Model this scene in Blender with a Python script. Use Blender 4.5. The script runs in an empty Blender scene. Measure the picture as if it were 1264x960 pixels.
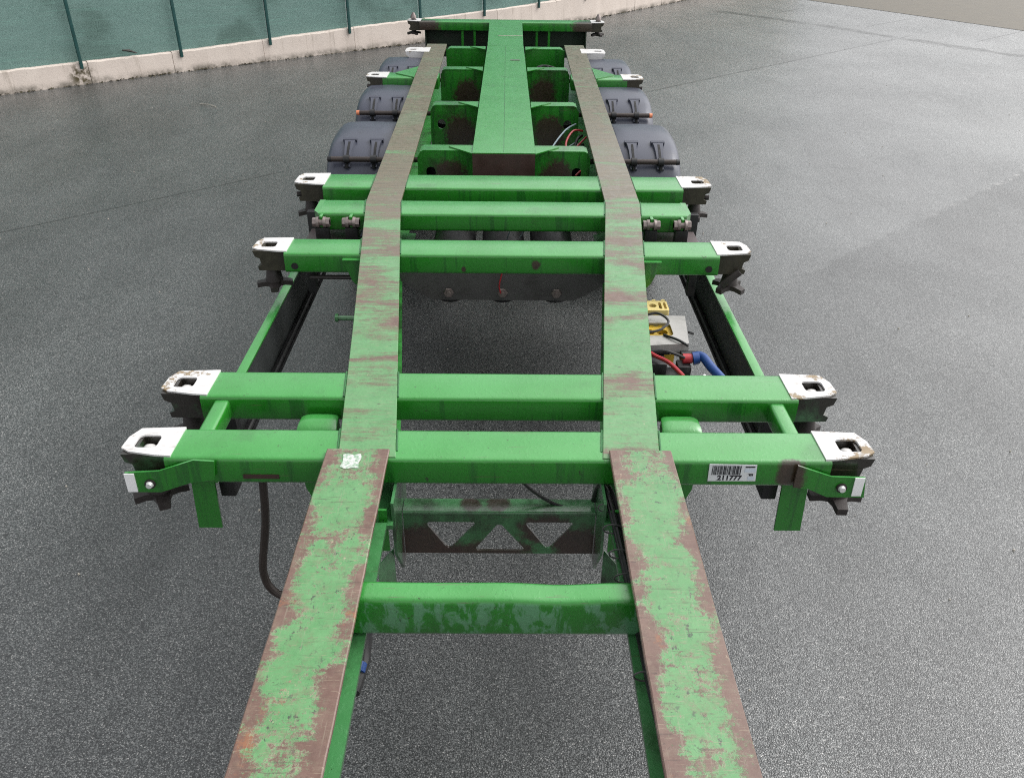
import bpy, bmesh, math, random
from mathutils import Vector, Matrix
random.seed(7)
C = bpy.context.scene.collection
SC = bpy.context.scene
# ------------------------------------------------------------------ camera
cam = bpy.data.cameras.new('camera'); cam.sensor_width = 36; cam.sensor_fit = 'HORIZONTAL'
cam.lens = 36*1020/1264; cam.clip_start = 0.05; cam.clip_end = 2000
co = bpy.data.objects.new('camera', cam); C.objects.link(co)
R = [[0.999935, -0.006943, -0.00901], [-0.00395, 0.530899, -0.847426], [0.010667, 0.847406, 0.530838]]
M = Matrix(R).to_4x4(); M.translation = (0.0152, 0, 2.7285); co.matrix_world = M
SC.camera = co
# ------------------------------------------------------------------ sky and sun (overcast)
W = bpy.data.worlds.new('World'); SC.world = W; W.use_nodes = True
nt = W.node_tree; bg = nt.nodes['Background']
sky = nt.nodes.new('ShaderNodeTexSky'); sky.sky_type = 'NISHITA'; sky.sun_disc = False
SUN_EL, SUN_ROT = math.radians(50), math.radians(72)
sky.sun_elevation = SUN_EL; sky.sun_rotation = SUN_ROT
sky.air_density = 1.0; sky.dust_density = 4.0; sky.ozone_density = 1.0
hs = nt.nodes.new('ShaderNodeHueSaturation'); hs.inputs['Saturation'].default_value = 0.12
nt.links.new(sky.outputs[0], hs.inputs['Color']); nt.links.new(hs.outputs[0], bg.inputs[0])
bg.inputs[1].default_value = 0.15
sl = bpy.data.lights.new('sun', 'SUN'); sl.energy = 0.6; sl.angle = math.radians(100); sl.color = (1, .97, .93)
so = bpy.data.objects.new('sun', sl); C.objects.link(so)
sd = Vector((math.sin(SUN_ROT)*math.cos(SUN_EL), math.cos(SUN_ROT)*math.cos(SUN_EL), math.sin(SUN_EL)))
so.rotation_euler = sd.to_track_quat('Z', 'Y').to_euler(); so.location = (0, 0, 30)
SC.view_settings.view_transform = 'Standard'; SC.view_settings.look = 'None'
SC.view_settings.exposure = 0.76; SC.view_settings.gamma = 1.0
SC.render.engine = 'CYCLES'; SC.cycles.max_bounces = 8
SC.cycles.use_denoising = False; SC.cycles.filter_width = 1.1; SC.cycles.use_light_tree = False

# ------------------------------------------------------------------ node helpers
class NT:
    def __init__(s, name):
        s.m = bpy.data.materials.new(name); s.m.use_nodes = True
        s.t = s.m.node_tree; s.b = s.t.nodes['Principled BSDF']
        s.pos = s.n('ShaderNodeNewGeometry')
    def n(s, k): return s.t.nodes.new(k)
    def put(s, sock, v):
        if isinstance(v, bpy.types.NodeSocket): s.t.links.new(v, sock)
        elif isinstance(v, (tuple, list)) and len(v) == 3 and sock.type == 'RGBA': sock.default_value = (*v, 1)
        else: sock.default_value = v
    def P(s, scale=(1, 1, 1), off=(0, 0, 0)):
        q = s.n('ShaderNodeMapping'); s.put(q.inputs['Vector'], s.pos.outputs['Position'])
        q.inputs['Scale'].default_value = scale; q.inputs['Location'].default_value = off
        return q.outputs[0]
    def noise(s, scale, vec=None, detail=4, rough=.55, dist=0):
        q = s.n('ShaderNodeTexNoise'); q.inputs['Scale'].default_value = scale
        q.inputs['Detail'].default_value = detail; q.inputs['Roughness'].default_value = rough
        q.inputs['Distortion'].default_value = dist
        s.put(q.inputs['Vector'], vec if vec is not None else s.pos.outputs['Position'])
        return q.outputs[0]
    def vor(s, scale, feature='F1', vec=None):
        q = s.n('ShaderNodeTexVoronoi'); q.feature = feature; q.inputs['Scale'].default_value = scale
        s.put(q.inputs['Vector'], vec if vec is not None else s.pos.outputs['Position'])
        return q
    def math(s, op, a, b=0.0, clamp=False):
        q = s.n('ShaderNodeMath'); q.operation = op; q.use_clamp = clamp
        s.put(q.inputs[0], a); s.put(q.inputs[1], b); return q.outputs[0]
    def ramp(s, f, lo, hi, a=0.0, b=1.0):
        q = s.n('ShaderNodeMapRange'); q.interpolation_type = 'SMOOTHSTEP'; s.put(q.inputs[0], f)
        for i, v in zip((1, 2, 3, 4), (lo, hi, a, b)): s.put(q.inputs[i], v)
        return q.outputs[0]
    def mix(s, f, a, b):
        q = s.n('ShaderNodeMix'); q.data_type = 'RGBA'; s.put(q.inputs[0], f)
        s.put(q.inputs[6], a); s.put(q.inputs[7], b); return q.outputs[2]
    def xyz(s, v=None):
        q = s.n('ShaderNodeSeparateXYZ'); s.put(q.inputs[0], v if v is not None else s.pos.outputs['Position']); return q.outputs
    def bump(s, h, strength=.3, dist=.002, prev=None):
        q = s.n('ShaderNodeBump'); q.inputs['Strength'].default_value = strength
        q.inputs['Distance'].default_value = dist; s.put(q.inputs['Height'], h)
        if prev is not None: s.put(q.inputs['Normal'], prev)
        return q.outputs[0]
    def ellip(s, c, r):                      # distance in units of the radii r from c
        a = s.n('ShaderNodeVectorMath'); a.operation = 'SUBTRACT'; s.put(a.inputs[0], s.pos.outputs['Position']); a.inputs[1].default_value = c
        b = s.n('ShaderNodeVectorMath'); b.operation = 'DIVIDE'; s.put(b.inputs[0], a.outputs[0]); b.inputs[1].default_value = r
        d = s.n('ShaderNodeVectorMath'); d.operation = 'LENGTH'; s.put(d.inputs[0], b.outputs[0]); return d.outputs['Value']
    def line(s, p, q, w, wob=.1, scale=1.5):     # 1 on the ground line p-q of half width w
        dx, dy = q[0]-p[0], q[1]-p[1]; L = math.hypot(dx, dy); ux, uy = dx/L, dy/L
        o = s.xyz(); X = s.math('SUBTRACT', o[0], p[0]); Y = s.math('SUBTRACT', o[1], p[1])
        t = s.math('ADD', s.math('MULTIPLY', X, ux), s.math('MULTIPLY', Y, uy))
        d = s.math('ADD', s.math('MULTIPLY', X, -uy), s.math('MULTIPLY', Y, ux))
        nz = s.math('MULTIPLY', s.math('SUBTRACT', s.noise(scale), .5), wob)
        d = s.math('ABSOLUTE', s.math('ADD', d, nz))
        m = s.ramp(d, w*.5, w*1.5, 1, 0)
        m = s.math('MULTIPLY', m, s.ramp(t, -.2, .3)); return s.math('MULTIPLY', m, s.ramp(t, L-.3, L+.2, 1, 0))
    def out(s, col, rough=.5, nrm=None, **k):
        s.put(s.b.inputs['Base Color'], col); s.put(s.b.inputs['Roughness'], rough)
        if nrm is not None: s.put(s.b.inputs['Normal'], nrm)
        for kk, v in k.items(): s.put(s.b.inputs[kk.replace('_', ' ')], v)
        return s.m

def plain(name, col, rough=.5, metal=0, var=.35, scale=20, dirt=.3):
    s = NT(name); n = s.noise(scale); c2 = tuple(x*(1-var) for x in col)
    c = s.mix(n, c2, tuple(min(1, x*(1+var*.6)) for x in col))
    c = s.mix(s.math('MULTIPLY', s.ramp(s.noise(7, detail=6), .5, .7), dirt), c, (.03, .026, .02))
    return s.out(c, s.ramp(n, .3, .7, rough*.8, min(1, rough*1.2)), s.bump(s.noise(120), .15, .001), Metallic=metal)

def paint(name, stains=(), dirt=.15, streak=.45, mottled=0.0, top_sheen=.55, dull=0.0):
    s = NT(name)
    n = s.noise(2.3, detail=5); f = s.noise(45, detail=3)
    c = s.mix(n, (.012, .15, .009), (.022, .23, .018))
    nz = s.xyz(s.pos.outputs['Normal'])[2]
    up = s.math('MULTIPLY', s.ramp(nz, .5, .95), s.ramp(s.noise(5, detail=6), .25, .7, top_sheen*.6, top_sheen))
    c = s.mix(up, c, (.085, .40, .105))               # wet sky sheen painted in as paler green on upper faces
    if dull: c = s.mix(dull, c, (.10, .17, .135))
    st = s.noise(1, s.P((34, 34, 2.2)), 3)
    side = s.ramp(nz, .2, .6, 1, 0)
    c = s.mix(s.math('MULTIPLY', s.math('MULTIPLY', s.ramp(st, .52, .66), side), streak), c, (.006, .05, .012))
    if mottled:
        k = s.math('MULTIPLY', s.ramp(s.noise(17, s.P((1.2, 1, .55)), 7, .66, .5), .47, .56), mottled)
        c = s.mix(s.math('MULTIPLY', k, side), c, (.10, .28, .135))
    g = s.math('MULTIPLY', s.ramp(s.noise(4.5, detail=8, rough=.65), .6-dirt*.35, .75-dirt*.25), min(1, dirt*1.6))
    c = s.mix(g, c, (.018, .015, .011))
    sp = s.ramp(s.noise(26, detail=6, rough=.7), .66, .7)
    c = s.mix(s.math('MULTIPLY', sp, .8), c, (.03, .022, .014))
    fr = s.ramp(s.noise(1, s.P((60, 60, 22)), 5, .7), .665, .70)
    c = s.mix(s.math('MULTIPLY', fr, .8), c, (.02, .03, .012))
    scr = s.math('MULTIPLY', s.ramp(s.noise(1, s.P((5, 130, 130), (2, 0, 0)), 3, .6), .64, .70), s.ramp(s.noise(3, detail=3), .5, .6))
    c = s.mix(s.math('MULTIPLY', scr, .55), c, (.11, .09, .06))
    wn = s.math('MULTIPLY', s.math('SUBTRACT', s.noise(30, detail=6, rough=.7), .5), 1.3)
    for ce, r in stains:
        d = s.math('ADD', s.ellip(ce, r), wn)
        c = s.mix(s.ramp(d, .7, 1.15, .95, 0), c, s.mix(f, (.022, .012, .01), (.07, .035, .028)))
    drops = s.ramp(s.noise(75, detail=2), .5, .68)
    b = s.bump(drops, .2, .002); b = s.bump(s.noise(1, s.P((16, 40, 16)), 4, .6, 1.0), .12, .004, b); b = s.bump(s.noise(9), .15, .004, b)
    return s.out(c, s.ramp(f, .3, .7, .2, .4), b, Coat_Weight=.8, Coat_Roughness=.2, Coat_IOR=1.5)

def worn(name, neck):
    """load rail tops: green paint rubbed through to primer and rust, wet"""
    s = NT(name); o = s.xyz(); ax = s.math('ABSOLUTE', o[0])
    green = s.mix(s.noise(14, detail=9, rough=.75), (.045, .20, .055), (.18, .38, .17))
    green = s.mix(s.ramp(s.noise(70, s.P((1.4, 1, 1)), 6, .75), .5, .75, 0, .55), green, (.05, .11, .055))
    rust = s.mix(s.noise(16, s.P((1.2, 1, 1)), 9, .75), (.055, .026, .02), (.23, .135, .105))
    pale = (.44, .37, .26)
    big = s.noise(1, s.P((4.2, 3.0, 1), (3.1, .9, 0)), 5, .6, .5)
    if neck:
        v = s.math('ADD', big, s.math('MULTIPLY', s.math('SUBTRACT', s.noise(15, s.P((1, 1.2, 1)), 8, .78), .5), .75))
        v = s.math('ADD', v, s.math('MULTIPLY', s.math('SUBTRACT', s.noise(1, s.P((3, 55, 1)), 5, .75), .5), .28))
        v = s.math('ADD', v, s.math('MULTIPLY', s.math('SUBTRACT', s.noise(1, s.P((55, 4, 1)), 5, .75), .5), .14))
        v = s.math('ADD', v, s.math('MULTIPLY', s.math('SUBTRACT', s.noise(95, detail=5, rough=.85), .5), .55))
        v = s.math('SUBTRACT', v, s.ramp(o[0], -.2, .2, .085, .06))
        wob = s.math('MULTIPLY', s.math('SUBTRACT', s.noise(1, s.P((1, 6, 1), (7, 3, 0)), 4), .5), .14)
        ao = s.math('ADD', ax, wob)
        v = s.math('ADD', v, s.math('ADD', s.ramp(ao, .345, .425, .30, 0), s.ramp(ao, .49, .555, 0, .22)))
        k = s.ramp(v, .49, .62)
        prim = s.ramp(s.math('ABSOLUTE', s.math('SUBTRACT', v, .56)), 0, .08, .7, 0)
        rust = s.mix(s.ramp(s.noise(6, detail=5), .45, .62), rust, s.mix(s.noise(34, detail=7, rough=.75), (.085, .048, .036), (.25, .16, .125)))
        rust = s.mix(s.math('MULTIPLY', s.ramp(s.noise(7, s.P((1, 1, 1), (5, 1, 0)), 6, .7), .58, .68), .7), rust, (.30, .12, .05))
        green = s.mix(s.math('MULTIPLY', prim, s.ramp(s.noise(26, detail=7, rough=.78), .42, .60)), green, (.42, .38, .27))
        chips = s.ramp(s.noise(52, s.P((1, .7, 1)), 7, .75), .59, .63)
        green = s.mix(s.math('MULTIPLY', chips, s.ramp(s.noise(4), .35, .6, .3, .9)), green, (.05, .06, .048))
    else:
        fine = s.noise(1, s.P((4, 60, 1)), 6, .75)
        v = s.math('ADD', s.noise(1, s.P((1.3, 5.5, 1), (0, 2.7, 0)), 6, .62, .4), s.math('MULTIPLY', s.math('SUBTRACT', fine, .5), .42))
        v = s.math('ADD', v, s.math('MULTIPLY', s.math('SUBTRACT', s.noise(40, detail=7, rough=.8), .5), .34))
        v = s.math('ADD', v, s.math('MULTIPLY', s.math('SUBTRACT', s.noise(9, detail=4), .5), .25))
        v = s.math('ADD', v, s.ramp(o[1], 2.2, 6.0, -.06, .2))
        k = s.ramp(v, .42, .64)
        rust = s.mix(s.ramp(o[1], 2.8, 4.8), rust, s.mix(s.noise(1, s.P((3, 40, 1)), 7, .78), (.035, .025, .016), (.27, .225, .15)))
        rust = s.mix(s.math('MULTIPLY', s.ramp(s.noise(2.5, s.P((1.5, 1, 1)), 5, .6), .5, .65), s.ramp(o[1], 4.5, 6.5, 0, .3)), rust, (.14, .24, .13))
        green = s.mix(s.ramp(s.noise(1, s.P((6, 90, 1), (1, 1, 0)), 5, .75), .48, .7, 0, .5), green, (.16, .17, .10))
    c = s.mix(k, green, rust)
    if neck:
        wash = s.ramp(s.noise(19, s.P((1, 1.5, 1), (2, 2, 2)), 10, .8), .47, .62, 0, .6)
        c = s.mix(s.math('MULTIPLY', wash, s.ramp(v, .30, .56, .25, 1)), c, s.mix(s.noise(60, detail=5), (.11, .075, .05), (.26, .19, .14)))
        lng = s.ramp(s.noise(1, s.P((110, 5, 1)), 4, .7), .60, .68)
        c = s.mix(s.math('MULTIPLY', lng, .35), c, (.30, .27, .20))
        crs = s.ramp(s.noise(1, s.P((7, 95, 1), (3, 0, 0)), 5, .7), .59, .66)
        c = s.mix(s.math('MULTIPLY', crs, .5), c, (.07, .045, .036))
    fl = s.ramp(s.noise(34, s.P((1.6, 1, 1)), 8, .75), .63, .67)
    zone = s.ramp(s.noise(6, detail=4), .46, .58)
    c = s.mix(s.math('MULTIPLY', s.math('MULTIPLY', fl, zone), .85), c, pale)
    fl2 = s.ramp(s.noise(24, s.P((1, 1.8, 1), (9, 9, 9)), 8, .75), .62, .66)
    c = s.mix(s.math('MULTIPLY', fl2, .65), c, (.045, .03, .026))
    sc = s.ramp(s.noise(1, s.P((30, 300, 1)), 3), .62, .68)
    c = s.mix(s.math('MULTIPLY', sc, .45), c, (.33, .27, .19))
    b = s.bump(s.noise(60, detail=5), .35, .002); b = s.bump(k, .5, .0012, b)
    return s.out(c, s.ramp(s.noise(30, detail=5), .3, .7, .16, .5), b, Coat_Weight=.35, Coat_Roughness=.15)

def asphalt():
    s = NT('wet_asphalt')
    o = s.xyz()
    v = s.vor(185); cs = s.n('ShaderNodeSeparateColor'); s.put(cs.inputs[0], v.outputs['Color'])
    cr = s.n('ShaderNodeValToRGB'); s.put(cr.inputs[0], cs.outputs[0]); e = cr.color_ramp.elements
    e[0].position = 0; e[0].color = (.052, .057, .056, 1); e[1].position = .45; e[1].color = (.114, .122, .121, 1)
    for p, q in ((.72, (.165, .172, .172)), (.88, (.22, .227, .222)), (.96, (.285, .29, .28)), (1., (.46, .45, .43))):
        x = e.new(p); x.color = (*q, 1)
    edge = s.ramp(v.outputs['Distance'], .38, .70, 1, 0)
    c = s.mix(edge, (.030, .032, .032), cr.outputs[0])
    big = s.noise(.35, detail=5, rough=.6); c = s.mix(s.ramp(big, .35, .7, 0, .35), c, (.035, .036, .039))
    mac = s.ramp(s.noise(1, s.P((.9, .35, 1), (4, 2, 0)), 6, .7), .35, .65, .78, 1.18)
    vm = s.n('ShaderNodeVectorMath'); vm.operation = 'SCALE'; s.put(vm.inputs[0], c); s.put(vm.inputs['Scale'], mac); c = vm.outputs[0]
    spots = s.ramp(s.noise(2.2, detail=5, rough=.6), .66, .74, 0, .45); c = s.mix(spots, c, (.02, .02, .021))
    lns = None
    for p, q, w, wob in (((-1.6, 9.4), (8.2, 17.9), .022, .05), ((4.9, 21.1), (6.55, 19.25), .16, .5), ((6.55, 19.25), (7.8, 17.6), .14, .5),
                   ((7.8, 17.6), (9.4, 15.6), .14, .5), ((7.6, 18.9), (9.4, 20.45), .02, .03), ((9.1, 17.15), (11, 18.75), .02, .03), ((6.0, 20.7), (7.7, 22.15), .02, .03),
                   ((-4.6, 6.7), (-2.2, 8.8), .012, .06)):
        m = s.line(p, q, w, wob); lns = m if lns is None else s.math('MAXIMUM', lns, m)
    c = s.mix(s.math('MULTIPLY', s.math('MULTIPLY', lns, s.ramp(s.noise(6, detail=5, rough=.7), .3, .6, .4, 1)), .75), c, (.009, .009, .008))
    def side(p, d):
        L = math.hypot(*d); X = s.math('SUBTRACT', o[0], p[0]); Y = s.math('SUBTRACT', o[1], p[1])
        e = s.math('ADD', s.math('MULTIPLY', X, -d[1]/L), s.math('MULTIPLY', Y, d[0]/L))
        return s.math('ADD', e, s.math('MULTIPLY', s.math('SUBTRACT', s.noise(2.2, detail=5), .5), .22))
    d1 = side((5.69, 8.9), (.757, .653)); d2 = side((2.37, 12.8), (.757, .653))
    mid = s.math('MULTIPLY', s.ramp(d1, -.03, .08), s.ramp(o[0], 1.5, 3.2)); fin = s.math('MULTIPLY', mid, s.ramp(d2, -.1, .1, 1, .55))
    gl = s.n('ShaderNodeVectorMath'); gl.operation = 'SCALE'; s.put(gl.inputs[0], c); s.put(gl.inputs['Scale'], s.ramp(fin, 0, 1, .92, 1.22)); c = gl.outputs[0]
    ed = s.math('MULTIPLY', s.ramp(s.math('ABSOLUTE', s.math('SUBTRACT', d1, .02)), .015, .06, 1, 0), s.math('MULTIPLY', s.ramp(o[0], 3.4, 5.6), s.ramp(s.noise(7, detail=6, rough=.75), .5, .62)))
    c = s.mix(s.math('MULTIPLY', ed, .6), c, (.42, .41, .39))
    b = s.bump(s.math('MULTIPLY', v.outputs['Distance'], -1), .5, .0035)
    b = s.bump(cs.outputs[2], .3, .002, b)
    b = s.bump(s.noise(30, detail=3), .25, .003, b)
    r = s.ramp(s.noise(.5, detail=6, rough=.65), .35, .65, .24, .40)
    r = s.math('ADD', r, s.math('MULTIPLY', s.math('SUBTRACT', cs.outputs[1], .5), .4), True)
    return s.out(c, r, b, Specular_IOR_Level=.5, Coat_Weight=s.math('MULTIPLY', s.math('MULTIPLY', s.ramp(s.noise(.45, detail=5, rough=.65), .3, .65, .5, .95), s.ramp(s.math('MULTIPLY', lns, s.ramp(s.noise(6, detail=5, rough=.7), .3, .6, .3, 1)), 0, 1, 1, .3)), s.ramp(cs.outputs[0], .2, 1, s.ramp(fin, 0, 1, .45, .75), 1)), Coat_Roughness=.17, Coat_IOR=1.5, Coat_Normal=s.bump(cs.outputs[1], .8, .004, s.bump(s.math('MULTIPLY', v.outputs['Distance'], -1), .5, .003)))

def concrete(name, a, b, rough=.8, streaks=True):
    s = NT(name)
    c = s.mix(s.noise(3, detail=8, rough=.65), a, b)
    c = s.mix(s.math('MULTIPLY', s.ramp(s.noise(28, detail=6, rough=.7), .55, .72), .35), c, tuple(x*.5 for x in a))
    if streaks:
        st = s.noise(1, s.P((7, 7, .7)), 6, .7)
        c = s.mix(s.ramp(st, .55, .75, 0, .55), c, (.16, .13, .085))
        z = s.xyz()[2]
        lo = s.math('MULTIPLY', s.ramp(z, .02, .12, 1, 0), s.ramp(s.noise(4, detail=6, rough=.7), .3, .65))
        c = s.mix(s.math('MULTIPLY', lo, .8), c, (.055, .05, .032))
        c = s.mix(s.math('MULTIPLY', s.ramp(s.ellip((-6.2, 12.7, .13), (.16, .3, .2)), .4, 1.2, 1, 0), s.ramp(s.noise(14, detail=5), .38, .6)), c, (.07, .055, .022))
    return s.out(c, rough, s.bump(s.noise(40, detail=6, rough=.7), .5, .006))

def netting():
    s = NT('green_shade_net')
    o = s.xyz()
    c = s.mix(s.noise(1, s.P((.8, .8, 2.2)), 6, .6, .6), (.28, .42, .385), (.36, .50, .46))
    c = s.mix(s.math('MULTIPLY', s.ramp(s.noise(1.1, detail=3), .52, .68), .35), c, (.10, .17, .135))
    f = s.noise(1, s.P((1.2, 1.2, 45)), 3); c = s.mix(s.ramp(f, .5, .75, 0, .4), c, (.36, .58, .51))
    b = s.bump(s.noise(1, s.P((1.5, 1.5, 3)), 4, .55, .8), .45, .03)
    m = s.out(c, .7, b, Specular_IOR_Level=.2)
    tr = s.n('ShaderNodeBsdfTranslucent'); s.put(tr.inputs[0], c); mx = s.n('ShaderNodeMixShader'); mx.inputs[0].default_value = .4
    so_ = s.t.nodes['Material Output']; s.put(mx.inputs[1], s.b.outputs[0]); s.put(mx.inputs[2], tr.outputs[0]); s.put(so_.inputs[0], mx.outputs[0])
    return m

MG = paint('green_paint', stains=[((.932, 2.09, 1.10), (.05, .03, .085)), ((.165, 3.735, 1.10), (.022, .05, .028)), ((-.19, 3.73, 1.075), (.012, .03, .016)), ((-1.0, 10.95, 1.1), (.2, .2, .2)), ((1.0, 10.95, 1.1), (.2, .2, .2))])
MGM = paint('green_paint_mottled', mottled=1.0, streak=.1, top_sheen=.5)
MGD = paint('green_paint_dirty', stains=[((q*.36, y, z), (.13, .2, .15)) for q in (-1, 1) for y, z in ((5.5, .95), (6.76, .93), (8.15, .92))], dirt=.42, top_sheen=.35, streak=.6)
MGB = paint('green_paint_grimy', dirt=.5, top_sheen=1.0, dull=.45, streak=.3, stains=[((.16, 2.15, .80), (.1, .1, .07)), ((-.27, 2.16, .73), (.13, .06, .10)), ((.28, 2.16, .73), (.10, .06, .10)), ((-.02, 2.16, .71), (.14, .06, .05)), ((-.1, 2.2, .88), (.04, .04, .05)), ((.0, 2.2, .885), (.045, .04, .05))])
MTAIL = plain('dark_tail_green', (.012, .03, .014), .6, 0, .6, 6, .7)  # very dark green for the panel and shelf below the tail beam
MGU = paint('green_paint_dull', dirt=.3, top_sheen=.5, dull=.35)
MGL = paint('green_paint_web', dirt=.45, streak=.5, top_sheen=.4)
MN = worn('worn_neck_paint', True); MR = worn('worn_rail_paint', False)
MW = plain('white_paint_worn', (.66, .65, .63), .45, 0, .1, 30, .2)
def whiteplate():
    s = NT('white_casting_paint'); n = s.noise(22, detail=7, rough=.7); ax = s.math('ABSOLUTE', s.xyz()[0])
    n = s.math('ADD', n, s.math('MULTIPLY', s.ramp(s.noise(70, detail=6, rough=.8), .55, .7), .1))
    k = s.ramp(s.math('ADD', s.math('ADD', n, s.ramp(ax, 1.10, 1.23, -.09, .05)), s.math('MULTIPLY', s.math('SUBTRACT', s.noise(5.5, detail=2), .5), .55)), .55, .64)
    c = s.mix(k, (.64, .63, .62), s.mix(s.noise(40), (.12, .07, .03), (.42, .33, .2)))
    c = s.mix(s.ramp(s.noise(14, s.P((1, 3, 1)), 7, .75), .52, .75, 0, .55), c, (.25, .21, .17))
    return s.out(c, .4, s.bump(k, .5, .002))
MWP = whiteplate()
MCAST = plain('dirty_cast_steel', (.040, .036, .022), .6, 0, .7, 30, .7)
MCASTG = paint('casting_green_grime', dirt=.95, streak=.2, top_sheen=.05, dull=.5)
MBLK = plain('black_rubber', (.014, .014, .015), .45, 0, .4, 30, .2)
MTYRE = plain('tyre_rubber', (.02, .02, .021), .8)
MIRON = plain('dark_iron', (.045, .038, .036), .5, .3, .5, 40, .3)
MBOLT = plain('rusty_bolt', (.30, .25, .235), .4, .5, .5, 60, .3)
MFEND = plain('fender_plastic', (.066, .072, .098), .34, 0, .25, 4, .12)
MPIPE = plain('brown_pipe', (.05, .038, .033), .4, .2, .4, 20, .2)
MGREY = plain('grey_panel', (.11, .105, .105), .5, 0, .3, 12, .4)
MHANG = plain('hanger_primer', (.085, .062, .062), .4, 0, .3, 10, .2)
MALU = plain('dirty_galvanised', (.42, .41, .39), .45, .1, .3, 16, .5)
MYEL = plain('yellow_plastic', (.62, .40, .035), .45, 0, .25, 12, .25)
MYELP = plain('pale_yellow_plastic', (.72, .58, .24), .5, 0, .2, 20, .3)
MBLUE = plain('blue_plastic', (.012, .06, .24), .35, 0, .25, 14, .1)
MRED = plain('red_plastic', (.45, .03, .04), .4, 0, .25, 14, .1)
MCYAN = plain('pale_hose', (.30, .38, .42), .4, 0, .1, 10, .1)
MRUST = plain('rust_plate', (.055, .028, .022), .5, 0, .5, 9, .4)
MSILV = plain('bright_steel', (.75, .75, .74), .3, .3, .1, 20, .05)
MREFL = plain('white_reflector', (.93, .93, .93), .3, 0, .06, 30, .1)
MAMB = plain('amber_lens', (.75, .25, .12), .3, 0, .1, 20, .05)
MLAB = plain('label_white', (.72, .73, .75), .35, 0, .03, 20, .05)
MINK = plain('label_ink', (.015, .015, .02), .5, 0, .1, 20, 0)
MLITE = plain('label_pale', (.60, .66, .74), .4, 0, .1, 20, 0)
MPOST = plain('post_green', (.015, .075, .07), .45, 0, .25, 8, .2)
MNET = netting()
MWALL = concrete('wall_concrete', (.55, .47, .41), (.74, .655, .585))
MYARD = concrete('tan_concrete', (.045, .034, .017), (.11, .086, .045), .5, False)
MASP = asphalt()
MMOSS = plain('leaf_litter', (.055, .048, .022), .8, 0, .6, 60, .3)
MLEAF = plain('dark_leaf', (.02, .016, .012), .6)
MSTRAW = plain('pale_straw', (.45, .42, .36), .6)
MLINE = plain('guard_lining', (.045, .05, .05), .5, 0, .3, 8, .3)
MBEAD = plain('weld_bead', (.035, .16, .05), .45, 0, .7, 40, .35)
def torn():
    s = NT('torn_label'); k = s.ramp(s.noise(60, detail=7, rough=.75), .42, .60)
    return s.out(s.mix(k, (.62, .62, .60), (.20, .36, .22)), .4)
MTORN = torn()
MDARK = plain('recess_shade', (.012, .012, .012), .7)  # near black standing in for the shade inside holes and grooves

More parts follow.
